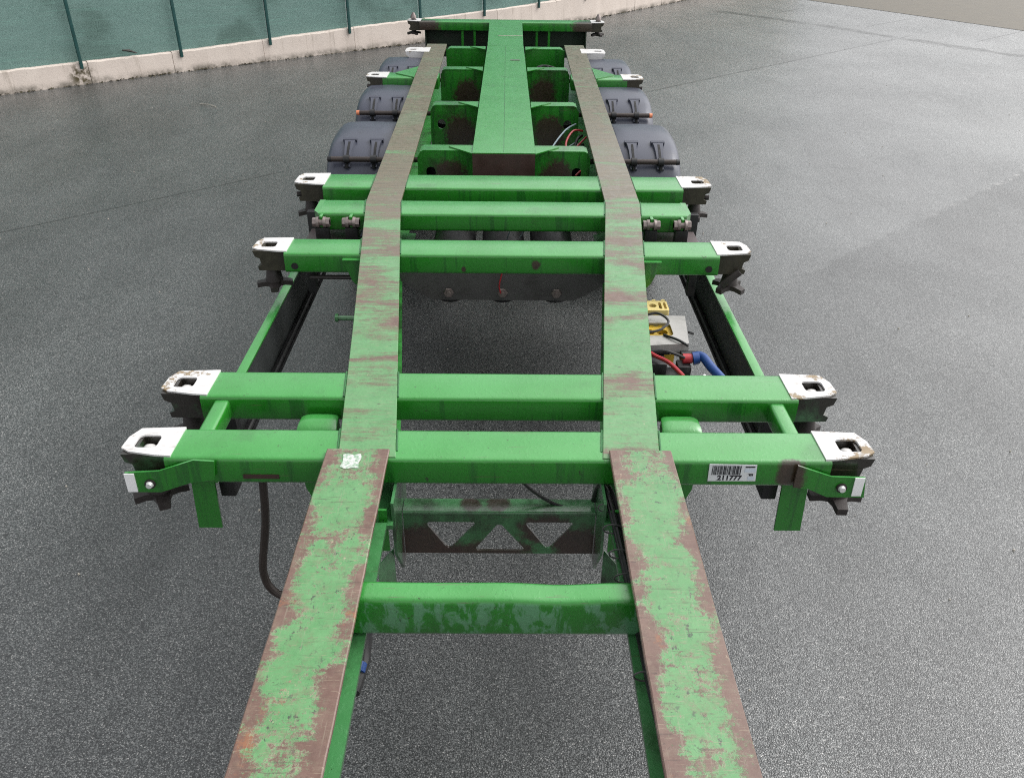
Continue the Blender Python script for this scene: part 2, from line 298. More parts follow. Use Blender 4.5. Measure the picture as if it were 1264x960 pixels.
# ------------------------------------------------------------------ mesh helpers
class B:
    def __init__(s): s.bm = bmesh.new(); s.mi = 0; s.mats = []
    def face(s, vs):
        try: f = s.bm.faces.new(vs); return f
        except ValueError: return None
    def box(s, x0, x1, y0, y1, z0, z1, bev=0, M=None):
        vs = [s.bm.verts.new((x, y, z)) for x in (x0, x1) for y in (y0, y1) for z in (z0, z1)]
        fs = [s.bm.faces.new([vs[i] for i in q]) for q in ((0, 1, 3, 2), (4, 6, 7, 5), (0, 4, 5, 1), (2, 3, 7, 6), (0, 2, 6, 4), (1, 5, 7, 3))]
        if M is not None: bmesh.ops.transform(s.bm, matrix=M, verts=vs)
        if bev:
            ed = {e for f in fs for e in f.edges}
            bmesh.ops.bevel(s.bm, geom=list(ed), offset=bev, segments=2, affect='EDGES', profile=.6)
        return s
    def loft(s, rings, cap=True, closed=False):
        rs = [[s.bm.verts.new(p) for p in r] for r in rings]; n = len(rs[0])
        pr = list(zip(rs, rs[1:])) + ([(rs[-1], rs[0])] if closed else [])
        for a, b in pr:
            for i in range(n): s.face([a[i], a[(i+1) % n], b[(i+1) % n], b[i]])
        if cap and not closed: s.face(rs[0][::-1]); s.face(rs[-1])
        return s
    def tube(s, pts, r, n=8, rr=None):
        pts = [Vector(p) for p in pts]; rings = []; up = None
        for i, p in enumerate(pts):
            t = (pts[min(i+1, len(pts)-1)]-pts[max(i-1, 0)]).normalized()
            if up is None: up = Vector((0, 0, 1)) if abs(t.z) < .9 else Vector((0, 1, 0))
            a = t.cross(up).normalized(); b = a.cross(t).normalized(); up = b
            q = rr[i] if rr else r
            rings.append([p+a*q*math.cos(2*math.pi*k/n)+b*q*math.sin(2*math.pi*k/n) for k in range(n)])
        return s.loft(rings)
    def cyl(s, p, q, r, r2=None, n=16):
        return s.tube([p, q], r, n, [r, r if r2 is None else r2])
    def rtube_x(s, x0, x1, y0, y1, z0, z1, r=.015, n=4, wave=None):
        """rounded box section running along x"""
        def ring(x):
            o = []; dz = wave(x) if wave else 0
            for (cy, cz, a0) in ((y1-r, z1-r, 0), (y0+r, z1-r, 90), (y0+r, z0+r, 180), (y1-r, z0+r, 270)):
                for k in range(n+1):
                    a = math.radians(a0+90*k/n); o.append((x, cy+r*math.cos(a), cz+r*math.sin(a)+(dz if cz > (z0+z1)/2 else 0)))
            return o
        N = 24 if wave else 1
        return s.loft([ring(x0+(x1-x0)*i/N) for i in range(N+1)])
    def plate(s, outer, holes, t, f):
        """flat plate with holes in (a, b), thickness t along c; f(a, b, c) -> xyz"""
        es = []
        loops = []
        for lp in [outer]+list(holes):
            vs = [s.bm.verts.new((a, b, 0)) for a, b in lp]; loops.append(vs)
            es += [s.bm.edges.new((vs[i], vs[(i+1) % len(vs)])) for i in range(len(vs))]
        r = bmesh.ops.triangle_fill(s.bm, edges=es, use_beauty=True, use_dissolve=False)
        fs = [g for g in r['geom'] if isinstance(g, bmesh.types.BMFace)]
        ex = bmesh.ops.extrude_face_region(s.bm, geom=fs, use_keep_orig=True)
        nv = [g for g in ex['geom'] if isinstance(g, bmesh.types.BMVert)]
        for v in nv: v.co.z += t
        allv = set(nv) | {v for l in loops for v in l}
        for v in allv: v.co = Vector(f(*v.co))
        return s
    def poly(s, pts, d):
        """prism of polygon pts moved by d"""
        d = Vector(d); return s.loft([[Vector(p) for p in pts], [Vector(p)+d for p in pts]])
    def obj(s, name, mat, parent=None, smooth=35, **props):
        bmesh.ops.recalc_face_normals(s.bm, faces=s.bm.faces)
        vs = [v.co for v in s.bm.verts]
        lo = Vector([min(v[i] for v in vs) for i in range(3)]); hi = Vector([max(v[i] for v in vs) for i in range(3)])
        c = (lo+hi)/2
        bmesh.ops.translate(s.bm, verts=s.bm.verts, vec=-c)
        me = bpy.data.meshes.new(name); s.bm.to_mesh(me); s.bm.free()
        for m in (mat if isinstance(mat, (list, tuple)) else [mat]): me.materials.append(m)
        if smooth:
            me.polygons.foreach_set('use_smooth', [True]*len(me.polygons)); me.set_sharp_from_angle(angle=math.radians(smooth))
        o = bpy.data.objects.new(name, me); C.objects.link(o)
        return place(o, c, parent, props)
WP = {}
def place(o, c, parent, props):
    c = Vector(c); WP[o.name] = c
    if parent: o.parent = parent; o.location = c-WP[parent.name]
    else: o.location = c
    for k, v in props.items(): o[k] = v
    return o
def empty(name, loc, **props):
    o = bpy.data.objects.new(name, None); o.empty_display_size = .2; C.objects.link(o); return place(o, loc, None, props)
def rrect(cx, cy, w, h, r, n=3, sk=0):
    o = []
    for sx, sy, a0 in ((1, 1, 0), (-1, 1, 90), (-1, -1, 180), (1, -1, 270)):
        for k in range(n+1):
            a = math.radians(a0+90*k/n); o.append((cx+sx*(w/2-r)+r*math.cos(a), cy+sy*(h/2-r)+r*math.sin(a)))
    return o
def circ(cx, cy, r, n=14): return [(cx+r*math.cos(2*math.pi*k/n), cy+r*math.sin(2*math.pi*k/n)) for k in range(n)]
def spline(pts, n=8):
    p = [Vector(q) for q in pts]; o = []
    for i in range(len(p)-1):
        a, b, c, d = p[max(i-1, 0)], p[i], p[i+1], p[min(i+2, len(p)-1)]
        for k in range(n):
            t = k/n; o.append(.5*((2*b)+(c-a)*t+(2*a-5*b+4*c-d)*t*t+(3*b-a-3*c+d)*t**3))
    return o+[p[-1]]

# ------------------------------------------------------------------ ground
def sheet(name, pts, z, mat, **k):
    b = B(); b.face([b.bm.verts.new((x, y, z)) for x, y in pts]); return b.obj(name, mat, None, 0, **k)
sheet('ground', [(-300, -300), (300, -300), (300, 300), (-300, 300)], 0, MASP, kind='structure')
sheet('concrete_yard', [(5.9, 25.9), (11.5, 17.7), (40, 36), (30, 48)], .004, MYARD, kind='structure')

# ------------------------------------------------------------------ wall and fence
WL = [(-9.6, 9.7), (-7.05, 11.97), (-4.85, 13.85), (-2.52, 15.7), (0., 17.75), (1.83, 19.6), (3.86, 22.1), (6.4, 25.4), (9.5, 29.6)]
WH = [.30, .31, .31, .39, .44, .49, .52, .56, .60]
seg = [0]
for a, b in zip(WL, WL[1:]): seg.append(seg[-1]+math.dist(a, b))
def along(d):
    for i in range(len(WL)-1):
        if d <= seg[i+1] or i == len(WL)-2:
            t = (d-seg[i])/(seg[i+1]-seg[i]); x = WL[i][0]+(WL[i+1][0]-WL[i][0])*t; y = WL[i][1]+(WL[i+1][1]-WL[i][1])*t
            h = WH[i]+(WH[i+1]-WH[i])*t
            d0, d1 = max(0, d-.4), min(seg[-1], d+.4)
            return x, y, h, i
def frame(d):
    x, y, h, i = along(d); a = along(max(0, d-.35)); b = along(min(seg[-1], d+.35))
    t = Vector((b[0]-a[0], b[1]-a[1], 0)).normalized(); n = Vector((t.y, -t.x, 0))   # n points to the yard
    return Vector((x, y, 0)), h, t, n
wall = empty('concrete_wall', frame(seg[-1]/2)[0], label='low stained concrete wall under the green netting fence', category='wall')
TH = .2
joints = [0]; rw = random.Random(3)
while joints[-1] < seg[-1]-1.9: joints.append(joints[-1]+rw.choice((1.25, 1.5, 1.7)))
joints[-1] = seg[-1]
for a, b in zip(joints, joints[1:]):
    m = B(); rings = []; n = max(5, int((b-a)/.09))
    for k in range(n+1):
        d = a+.004+(b-a-.008)*k/n; p, h, t, nn = frame(d); j = rw.uniform(-.008, .008); q = rw.uniform(-.006, .006)
        rings.append([p+nn*(q+.01), p+nn*q+Vector((0, 0, h*.6)), p+nn*(q*.5)+Vector((0, 0, h-.02+j)), p-nn*.02+Vector((0, 0, h+j)), p-nn*TH+Vector((0, 0, h+j)), p-nn*TH])
    m.loft(rings).obj('wall_block', MWALL, wall)
fence = empty('netting_fence', frame(seg[-1]/2)[0]+Vector((-.1, .1, .4)), label='green shade netting fence on thin dark posts above the low wall', category='fence')
pp = []
d0 = None
for i in range(14):
    d = 4.557 + (i-0)*1.483 - 1.483*2
    if 0 < d < seg[-1]: pp.append(d)
FH = 4.6
for d in pp:
    p, h, t, nn = frame(d); m = B(); c = p+nn*.018
    ang = math.atan2(t.y, t.x); MM = Matrix.Translation(c) @ Matrix.Rotation(ang, 4, 'Z')
    m.box(-.022, .022, -.016, .016, h-.09, h+FH, .004, MM)
    m.obj('post', MPOST, fence)
ends = [.02]+pp+[seg[-1]-.02]
for a, b in zip(ends, ends[1:]):
    m = B(); nx, nz = 14, 16; g = []
    for i in range(nx+1):
        p, h, t, nn = frame(a+.003+(b-a-.006)*i/nx); u = i/nx; col = []
        for j in range(nz+1):
            v = j/nz; sag = .025*math.sin(math.pi*u)*math.sin(math.pi*v*1.6+.3+a)+.008*math.sin(4*u+9*v+a*3)*u*(1-u)*4
            col.append(m.bm.verts.new(p-nn*(.045+sag)+Vector((0, 0, h+.004+v*FH-.03*math.sin(math.pi*u)*v))))
        g.append(col)
    fs = [m.face([g[i][j], g[i+1][j], g[i+1][j+1], g[i][j+1]]) for i in range(nx) for j in range(nz)]
    bmesh.ops.solidify(m.bm, geom=fs, thickness=.004)
    m.obj('net_panel', MNET, fence, 60)
# leaf litter and moss caught along the foot of the wall
m = B(); rl = random.Random(11)
for k in range(2600):
    d = rl.uniform(.1, seg[-1]-.1); p, h, t, nn = frame(d); s = rl.uniform(.008, .03)
    dens = .5+.5*math.sin(d*2.1)*math.sin(d*.77+1)
    if rl.random() > .35+.65*dens: continue
    q = p+nn*abs(rl.gauss(.012, .035))+Vector((0, 0, rl.uniform(.003, .02)))
    a = rl.uniform(0, 6.3); e = Vector((math.cos(a), math.sin(a), rl.uniform(-.3, .5)))*s; f = Vector((-math.sin(a), math.cos(a), rl.uniform(-.2, .6)))*s*.6
    m.face([m.bm.verts.new(v) for v in (q-e, q+f, q+e, q-f)])
m.obj('leaf_litter', MMOSS, None, 0, kind='stuff')
m = B(); p = Vector((-3.9, 11.2, .006))
P0 = Vector((-4.14, 11.55, .008))
m.tube(spline([P0, P0+Vector((.12, -.05, .01)), P0+Vector((.26, -.14, .0))]), .007, 5)
m.obj('twig', MSTRAW, None, label='pale straw twig lying on the wet asphalt near the wall', category='twig')
gp = None
m = B(); rg = random.Random(21)
for k in range(260):
    x, y = rg.uniform(-6, 9), rg.uniform(.9, 15); r = rg.uniform(.003, .009)
    a0 = rg.uniform(0, 6.3); rg_ = [(x+r*rg.uniform(.6, 1)*math.cos(a0+q*1.2566), y+r*rg.uniform(.6, 1)*math.sin(a0+q*1.2566)) for q in range(5)]
    m.loft([[(a, b, .001) for a, b in rg_], [(x+(a-x)*.6, y+(b-y)*.6, .001+r*.8) for a, b in rg_]])
m.obj('loose_grit', MSTRAW, None, 0, kind='stuff')
p, h, t, nn = frame(5.28); m = B(); c = p+nn*.0+Vector((0, 0, h+.06))
m.loft([[c-t*.11+Vector((0, 0, .03)), c-t*.1+Vector((0, 0, .045)), c-t*.09+nn*.012+Vector((0, 0, .035))], [c+Vector((0, 0, .0)), c+Vector((0, 0, .04)), c+nn*.02+Vector((0, 0, .02))], [c+t*.1+Vector((0, 0, -.03)), c+t*.11+Vector((0, 0, -.02)), c+t*.1+nn*.01+Vector((0, 0, -.025))]])
m.obj('dead_leaf', MLEAF, None, label='dark dead leaf caught at the foot of the netting above the wall', category='leaf')

# ------------------------------------------------------------------ the trailer
Z = 1.15
T = empty('container_trailer', (0, 5.5, 0), label='green container chassis trailer with worn rails and white corner locks', category='trailer')
def rail_pt(y):
    """inner and outer half-widths of the long load rails"""
    K = [(2.10, .328, .510), (3.01, .421, .606), (4.48, .574, .768), (9.45, .628, .836)]
    for a, b in zip(K, K[1:]):
        if y <= b[0]:
            t = (y-a[0])/(b[0]-a[0]); return a[1]+(b[1]-a[1])*t, a[2]+(b[2]-a[2])*t
    return K[-1][1:]
for s in (-1, 1):
    # gooseneck rails towards the camera
    m = B(); y0, y1 = -.6, 2.05
    m.box(s*.445, s*.457, y0, y1, .99, 1.149)
    m.box(s*.352, s*.545, y0, 1.98, .974, .99)
    m.box(s*.335, s*.56, 1.98, 2.40, .962, .978)
    nr = m.obj('neck_rail', MGU if s < 0 else MGU, T)
    m = B(); n = 30
    rj = random.Random(s+5)
    rings = []
    for k in range(n+1):
        y = y0+(2.132-y0)*k/n; a = .350+rj.uniform(-.001, .001); b = .550+rj.uniform(-.001, .001); dz = rj.uniform(-.0007, .0007)
        rings.append([(s*a, y, 1.151), (s*a, y, 1.162+dz), (s*(a+.003), y, 1.1645+dz), (s*(b-.003), y, 1.1645+dz), (s*b, y, 1.162+dz), (s*b, y, 1.151)])
    m.loft(rings).obj('top_flange', MN, nr)
    # long rails, bolster to tail
    m = B()
    ys = [2.40, 3.01, 4.48, 9.45]
    for sec in ('web', 'bot'):
        rings = []
        for y in ys:
            i, o = rail_pt(y); c = (i+o)/2
            zb = .90 if y < 2.5 else .80
            if sec == 'web': rings.append([(s*(c-.006), y, zb), (s*(c-.006), y, 1.137), (s*(c+.006), y, 1.137), (s*(c+.006), y, zb)])
            else: rings.append([(s*(c-.085), y, zb-.014), (s*(c-.085), y, zb-.001), (s*(c+.085), y, zb-.001), (s*(c+.085), y, zb-.014)])
        m.loft(rings)
    lr = m.obj('long_rail', MGL, T)
    m = B(); rings = []
    yy = sorted(set([2.105+.12*k for k in range(62)]+[3.01, 4.48, 9.45]))
    yy = [y for y in yy if y <= 9.45]
    for y in yy:
        i, o = rail_pt(y); rings.append([(s*i, y, 1.138), (s*i, y, 1.1515), (s*(i+.002), y, 1.1535), (s*(o-.002), y, 1.1535), (s*o, y, 1.1515), (s*o, y, 1.138)])
    m.loft(rings).obj('top_flange', MR, lr)

def bolster(y0, y1, x0=-1.06, x1=1.06, z0=1.048, mat=MG, z1=Z, r=.016):
    return B().rtube_x(x0, x1, y0, y1, z0, z1, r).obj('cross_beam', mat, T)
b1 = bolster(2.095, 2.265, -1.06, 1.06); b2 = bolster(2.455, 2.635); b3 = bolster(3.738, 3.938); b4 = bolster(4.73, 4.985)
b5 = [bolster(7.76, 7.98, q-.25, q+.25) for q in (-.85, .85)]
# equaliser beam with chamfered ends
m = B(); 
m.rtube_x(-1.0, 1.0, 4.298, 4.519, 1.05, Z, .016)
for s in (-1, 1): m.poly([(s*1.0, 4.30, 1.148), (s*1.03, 4.345, 1.148), (s*1.03, 4.515, 1.148), (s*1.0, 4.517, 1.148)], (0, 0, -.09))
be = m.obj('cross_beam', MG, T)

def wheel_mesh(cx, cy, cz, rot):
    m = B(); pts = []
    n = 4
    outer = []
    for k in range(n):
        for da, r in ((-.24, .080), (-.19, .088), (.19, .088), (.24, .080), (.40, .056), (.785, .043), (1.17, .056)):
            a = rot+2*math.pi*k/n+da; outer.append((r*math.cos(a), r*math.sin(a)))
    m.plate(outer, [], .024, lambda a, b, c: (cx+a, cy+b, cz-1.6*(a*a+b*b)+c))
    m.cyl((cx, cy, cz-.01), (cx, cy, cz+.03), .03, .028, 12)
    return m
def casting(s, y0, y1, rot=0., xe=1.21, x0=1.04, zt=Z, grime=False, raised=False, wheel=True, boss=True, hole=.074, white=False):
    ym = (y0+y1)/2; xc = xe-.073
    f = lambda a, b, c: (s*a, b, zt-.002+c)
    outer = [(x0, y0+.008), (x0+.05, y0+.012), (xe-.03, y0+.03), (xe, y0+.05), (xe-.004, y1-.06), (xe-.028, y1-.012), (x0, y1-.003)]
    hw, hh = hole/2, .068/2
    sk = .012
    hole_p = [(a + (b-ym)*.0, b) for a, b in rrect(xc, ym, hole, hh*2, .016)]
    m = B(); m.plate(outer, [hole_p], .0065, f)
    cc = m.obj('corner_casting', MWP, T)
    ya, yb = y0+.022, y1-.012
    prof = [(x0+.012, zt-.003), (xe-.006, zt-.003), (xe-.014, zt-.032), (xe-.036, zt-.042), (xe-.042, zt-.075), (xe-.022, zt-.085), (xe-.026, zt-.104), (x0+.012, zt-.106)]
    m = B()
    for p, q in ((ya, ym-.036), (ym+.036, yb)): m.poly([(s*a, p, b) for a, b in prof], (0, q-p, 0))
    m.box(s*(xc+.040), s*(xe-.048), ym-.035, ym+.035, zt-.1, zt-.0035); m.box(s*(x0+.014), s*(xc-.040), ym-.035, ym+.035, zt-.1, zt-.0035)
    m.box(s*(xc-.039), s*(xc+.039), ym-.035, ym+.035, zt-.106, zt-.09)
    m.obj('casting_body', MWP if white else MCASTG if grime else MCAST, cc)
    zh = zt-.018 if not raised else zt+.05
    m = B()
    if raised:
        m.loft([[(s*xc+r*math.cos(2*math.pi*k/14), ym+r*math.sin(2*math.pi*k/14), z) for k in range(14)] for r, z in ((.018, zt-.05), (.02, zt+.008), (.036, zt+.02), (.034, zt+.045), (.02, zt+.072), (.014, zt+.085))])
        m.obj('twistlock_head', MBOLT, cc)
    else:
        m.loft([[(s*xc+a*q, ym+b*q, z) for a, b in rrect(0, 0, .058, .052, .022)] for q, z in ((.8, zt-.07), (1, zt-.045), (.95, zt-.032), (.55, zt-.016), (.2, zt-.012))])
        m.obj('twistlock_head', MW, cc)
    if wheel:
        zw = zt-(.15 if raised else .205); m = wheel_mesh(s*xc, ym, zw, rot)
        if boss: m.tube([(s*xc, ym, zt-.107), (s*xc, ym, zt-.12), (s*xc, ym, zt-.128), (s*xc, ym, zw+.02), (s*xc, ym, zw+.01)], .03, 14, [.03, .03, .034, .044, .03])
        m.obj('hand_wheel', MIRON, cc)
    return cc
casting(-1, 2.095, 2.265, .45, grime=True); casting(1, 2.095, 2.265, 1.5708*.98, grime=True)
casting(-1, 2.455, 2.635, .2, grime=True, x0=1.035); casting(1, 2.455, 2.635, .6, grime=True, x0=1.035)
casting(-1, 3.75, 3.938, .2, xe=1.225, x0=1.05); casting(1, 3.75, 3.938, .75, xe=1.225, x0=1.05)
casting(-1, 4.76, 4.985, .35, xe=1.24, x0=1.055); casting(1, 4.76, 4.985, .1, xe=1.24, x0=1.055)
casting(-1, 7.74, 7.98, .3, xe=1.25, x0=1.06); casting(1, 7.74, 7.98, .3, xe=1.25, x0=1.06)
for s in (-1, 1):
    casting(s, 8.98, 9.24, .3, xe=1.03, x0=.78, wheel=False, white=True)
    # side lever of the twistlocks
    for y, x in ((4.85, 1.225), (7.8, 1.23)):
        B().tube([(s*(x-.04), y-.02, 1.075), (s*(x+.012), y-.03, 1.075)], .012, 8, [.012, .016]).obj('lock_pin', MIRON, T)
# lever plates on the third cross beam castings, right side one shows
B().box(-.018, .018, -.006, .006, -.055, .055, .004, Matrix.Translation((1.13, 3.752, 1.03)) @ Matrix.Rotation(math.radians(48), 4, 'Y')).obj('lock_lever', MIRON, T)

# reflector plates with bolt on the front beam
for s, pts in ((-1, [(.895, 1.152), (.96, 1.156), (1.078, 1.112), (1.186, 1.105), (1.189, 1.028), (1.085, 1.028), (.985, 1.066), (.905, 1.080)]),
               (1, [(.945, 1.149), (1.06, 1.106), (1.170, 1.102), (1.182, 1.022), (1.06, 1.024), (.995, 1.056), (.945, 1.062)])):
    pl = B().plate(pts, [], .007, lambda a, b, c: (s*a, 2.086-c, b-.002)).obj('end_bracket', MG, T)
    x = 1.172 if s < 0 else 1.152
    x = abs(x)
    B().poly([(s*(x-.016), 2.0785, 1.101), (s*(x+.016), 2.0785, 1.101), (s*(x+.017), 2.0785, 1.029), (s*(x-.014), 2.0785, 1.029)], (0, -.003, 0)).obj('reflector_strip', MREFL, pl)
    bx = 1.112 if s < 0 else 1.099
    m = B(); m.cyl((s*bx, 2.080, 1.062), (s*bx, 2.072, 1.062), .017, .017, 16); m.obj('washer', MIRON, pl)
    m = B(); m.cyl((s*bx, 2.073, 1.062), (s*bx, 2.062, 1.062), .0125, .009, 16); m.obj('bolt', MSILV, pl)
    # hanging tab
    m = B(); xa, xb = (.93, 1.005) if s < 0 else (.93, 1.015)
    m.poly([(s*xa, 2.13, 1.05), (s*xb, 2.13, 1.05), (s*(xb+.012), 2.13, .832), (s*(xa+.008), 2.13, .832)], (0, .008, 0)); m.obj('hanging_tab', MG, T)
    m = B(); m.box(s*.885, s*.935, 2.17, 2.25, .935, 1.046, .004); m.obj('lamp_bracket', MBLK, T)
    # short tubes joining the two front beams
    B().rtube_x(0, .001, 0, 1, 0, 1).bm.free()
    m = B(); rings = []
    xa, xb = .955, 1.012
    for y in (2.262, 2.458):
        rings.append([(s*(xa+(xb-xa)*a), y, 1.06+.075*b) for a, b in rrect(.5, .5, 1, 1, .2)])
    m.loft(rings).obj('spacer_tube', MG, T)
    # humped gussets behind the front beam
    m = B(); rings = []
    for y, zo, w in ((2.30, -.06, .5), (2.335, -.005, .5), (2.36, .008, .48), (2.41, .008, .46), (2.432, 0, .42), (2.44, -.06, .42)):
        rings.append([(s*(.632+(a-.5)*.14*w*2), y, 1.085+zo+.02*b) for a, b in rrect(.5, 0, 1, 1.0, .3)])
    m.loft(rings).obj('hump_bracket', MG, T)
    # gussets
    B().poly([(s*.585, 2.15, 1.047), (s*.645, 2.15, 1.047), (s*.640, 2.15, .99), (s*.585, 2.15, .85)], (0, .01, 0)).obj('gusset', MG, T)
    m = B(); m.poly([(s*.56, 3.729, 1.128), (s*.772, 3.729, 1.122), (s*.765, 3.729, 1.09), (s*.735, 3.729, 1.01), (s*.66, 3.729, .93), (s*.56, 3.729, .90)], (0, .009, 0))
    m.box(s*.62, s*.774, 3.715, 3.7375, 1.1225, 1.129); m.obj('gusset', MG, T)
    m = B(); m.plate([(.818, 8.22), (1.0, 7.93), (.985, 7.90), (.815, 7.75)], [], .008, lambda a, b, c: (s*a, b, Z+.001+c)) ; m.obj('gusset', MG, T)
    # dark discs painting the shade inside drain holes at the beam ends
    B().cyl((s*1.012, 3.7375, 1.085), (s*1.012, 3.7355, 1.085), .017, .017, 16).obj('drain_hole_shade', MDARK, T)
    # suspension lugs with bolts
    for x in (.98, .82):
        xx = s*x if s < 0 else (.805 if x == .82 else .972)
        m = B(); m.box(xx-.008, xx+.008, 4.255, 4.31, 1.06, 1.146, .003); lg = m.obj('shackle_lug', MG, T)
        m = B(); m.cyl((xx-.046, 4.262, 1.112), (xx+.046, 4.262, 1.112), .018, .018, 12)
        for q in (-1, 1):
            m.cyl((xx+q*.012, 4.262, 1.112), (xx+q*.026, 4.262, 1.112), .030, .028, 16)
            m.cyl((xx+q*.026, 4.262, 1.112), (xx+q*.046, 4.262, 1.112), .025, .025, 6)
        m.obj('bolt', MBOLT, lg)
        m = B(); m.box(xx-.036, xx+.036, 4.245, 4.296, 1.0, 1.085, .01); m.obj('mount_block', MBLK, lg)
    B().box(s*.80, s*1.085, 4.06, 4.46, .985, .999, .004).obj('hanger_plate', MHANG, T)
    # side guard
    m = B(); m.box(s*1.122, s*1.165, 2.66, 5.35, .838, .85, .003); m.box(s*1.153, s*1.164, 2.66, 5.35, .60, .837)
    sg = m.obj('side_guard', MG, T)
    m = B(); m.box(s*1.139, s*1.152, 2.68, 5.3, .625, .83); m.obj('guard_lining', MLINE, sg)
    m = B(); m.box(s*1.10, s*1.151, 2.68, 5.3, .596, .610); m.tube([(s*1.115, 2.7, .622), (s*1.115, 5.2, .622)], .011, 8); m.obj('cable_run', MBLK, sg)
    for y, xa, xb, za in ((2.74, 1.06, 1.138, .68), (3.84, .945, .985, .89), (4.6, 1.06, 1.138, .68)):
        m = B(); m.box(s*xa, s*xb, y, y+.05, za, 1.046, .004); m.obj('guard_mount', MBLK, sg)
    if s < 0: m = B(); m.tube([(-.70, 3.80, 1.0), (-.96, 3.80, 1.0)], .012, 8); m.obj('stay_rod', MIRON, T)
    m = B(); m.tube([(s*.62, 3.55, .90), (s*.80, 3.55, .90)], .012, 8); m.cyl((s*.785, 3.55, .90), (s*.80, 3.55, .90), .02, .02, 10); m.obj('valve_spindle', MGU, T)

# neck cross beam with a dented top
B().rtube_x(-.443, .443, 1.522, 1.598, .992, 1.13, .02, 4, lambda x: -.010*math.exp(-((x-.17)/.10)**2)+.002*math.sin(9*x)).obj('neck_cross_beam', MGM, T)
# perforated brace with three triangular openings
def rtri(p, r=.014):
    o = []; c = Vector((sum(a for a, b in p)/3, sum(b for a, b in p)/3)); P = [Vector(q) for q in p]
    for i in range(3):
        a, b, d = P[i-1], P[i], P[(i+1) % 3]
        u = (a-b).normalized()*r*1.6; v = (d-b).normalized()*r*1.6
        for t in (0, .25, .5, .75, 1): q = b+u*(1-t)**2+v*t**2; o.append((q.x, q.y))
    return o
zt = .86
m = B()
hol = [rtri([(-.255, zt-.022), (-.075, zt-.022), (-.176, zt-.15)]), rtri([(0.0, zt-.022), (-.09, zt-.152), (.095, zt-.152)]), rtri([(.085, zt-.022), (.262, zt-.022), (.17, zt-.15)])]
m.plate([(-.328, zt+.012), (.328, zt+.012), (.328, zt-.165), (-.328, zt-.165)], hol, .008, lambda a, b, c: (a, 2.158+c, b))
m.rtube_x(-.328, .328, 2.156, 2.235, zt-.004+.01, zt+.022, .008)
m.obj('landing_gear_brace', MGB, T)
for s in (-1, 1):
    # landing gear brackets
    m = B(); m.plate([(.352, 1.03), (.378, 1.03), (.378, .86), (.352, .86)], [circ(.366, .99, .004, 8)], .01, lambda a, b, c: (s*a, 1.99+c, b)); m.obj('landing_gear_bracket', MG, T)
    m = B(); m.poly([(s*.339, 2.0, 1.05), (s*.339, 2.29, 1.05), (s*.339, 2.29, .66), (s*.339, 2.12, .66), (s*.339, 2.0, .84)], (s*-.009, 0, 0)); m.obj('landing_gear_bracket', MGB, T)
    m = B(); m.poly([(s*.347, 2.03, .83), (s*.347, 2.03, .66), (s*.395, 1.98, .62), (s*.395, 1.98, .80)], (0, .008, 0)); m.obj('gusset', MGB, T)
# coupling hanging below the left neck rail, black with a blue cap
m = B(); m.tube([(-.385, 1.70, .965), (-.383, 1.68, .86), (-.385, 1.60, .80), (-.40, 1.50, .79)], .02, 10); cp = m.obj('hose_coupling', MBLK, T)
B().cyl((-.393, 1.58, .815), (-.395, 1.555, .808), .0235, .022, 12).obj('coupling_cap', MBLUE, cp)
# bent support pipe on the left
B().tube(spline([(-.795, 2.2, 1.05), (-.80, 2.2, .95), (-.815, 2.2, .80), (-.85, 2.2, .62), (-.858, 2.2, .55), (-.845, 2.2, .48), (-.80, 2.2, .435), (-.70, 2.2, .42), (-.55, 2.2, .42)], 6), .0145, 10).obj('support_pipe', MPIPE, T)
# dark slot label on the front beam
B().box(-.818, -.703, 2.0925, 2.0945, 1.072, 1.089).obj('rating_plate', MRUST, T)
# torn remains of a white sticker on the left neck rail
rt = random.Random(5)
m = B(); m.plate([(-.492, 2.036), (-.474, 2.026), (-.452, 2.031), (-.433, 2.03), (-.437, 2.055), (-.431, 2.08), (-.436, 2.104), (-.46, 2.098), (-.478, 2.106), (-.492, 2.10), (-.487, 2.066)], [], .0005, lambda a, b, c: (a, b, 1.1656+c))
m.obj('torn_sticker', MTORN, T, 0)
# weld beads where the rails cross the two front beams
for s in (-1, 1):
    for ya, yb in ((2.14, 2.262), (2.46, 2.632), (3.745, 3.935), (4.305, 4.515), (4.735, 4.98)):
        for j in (0, 1):
            m = B(); n = 10; pts = []
            for k in range(n+1):
                y = ya+(yb-ya)*k/n; w = rail_pt(y)[j]; pts.append((s*(w+(.004 if j else -.004)), y, 1.1505+rt.uniform(-.001, .001)))
            m.tube(pts, .0035, 6).obj('weld_bead', MBEAD, T)
# barcode sticker
m = B(); m.poly([(.668, 2.0945, 1.141), (.820, 2.0945, 1.139), (.824, 2.0945, 1.074), (.670, 2.0945, 1.073)], (0, -.0012, 0)); stk = m.obj('barcode_sticker', MLAB, T)
m = B(); rb = random.Random(211777); x = .679
while x < .772:
    w = rb.choice((.0012, .0012, .0024, .0036)); m.box(x, x+w, 2.0924, 2.0930, 1.099, 1.135); x += w+rb.choice((.0012, .0012, .0024))
m.obj('barcode', MINK, stk)
def text(body, size, loc, mat, parent, name):
    cu = bpy.data.curves.new('lettering', 'FONT'); cu.body = body; cu.size = size; cu.align_x = 'CENTER'; cu.extrude = .0003; cu.offset = size*.035
    o = bpy.data.objects.new('lettering', cu); C.objects.link(o)
    dg = bpy.context.evaluated_depsgraph_get(); me = bpy.data.meshes.new_from_object(o.evaluated_get(dg))
    bpy.data.objects.remove(o)
    me.materials.clear(); me.materials.append(mat); me.transform(Matrix.Rotation(math.radians(90), 4, 'X'))
    q = bpy.data.objects.new(name, me); C.objects.link(q); place(q, loc, parent, {})
text('211777', .026, (.738, 2.0926, 1.0785), MINK, stk, 'sticker_number')
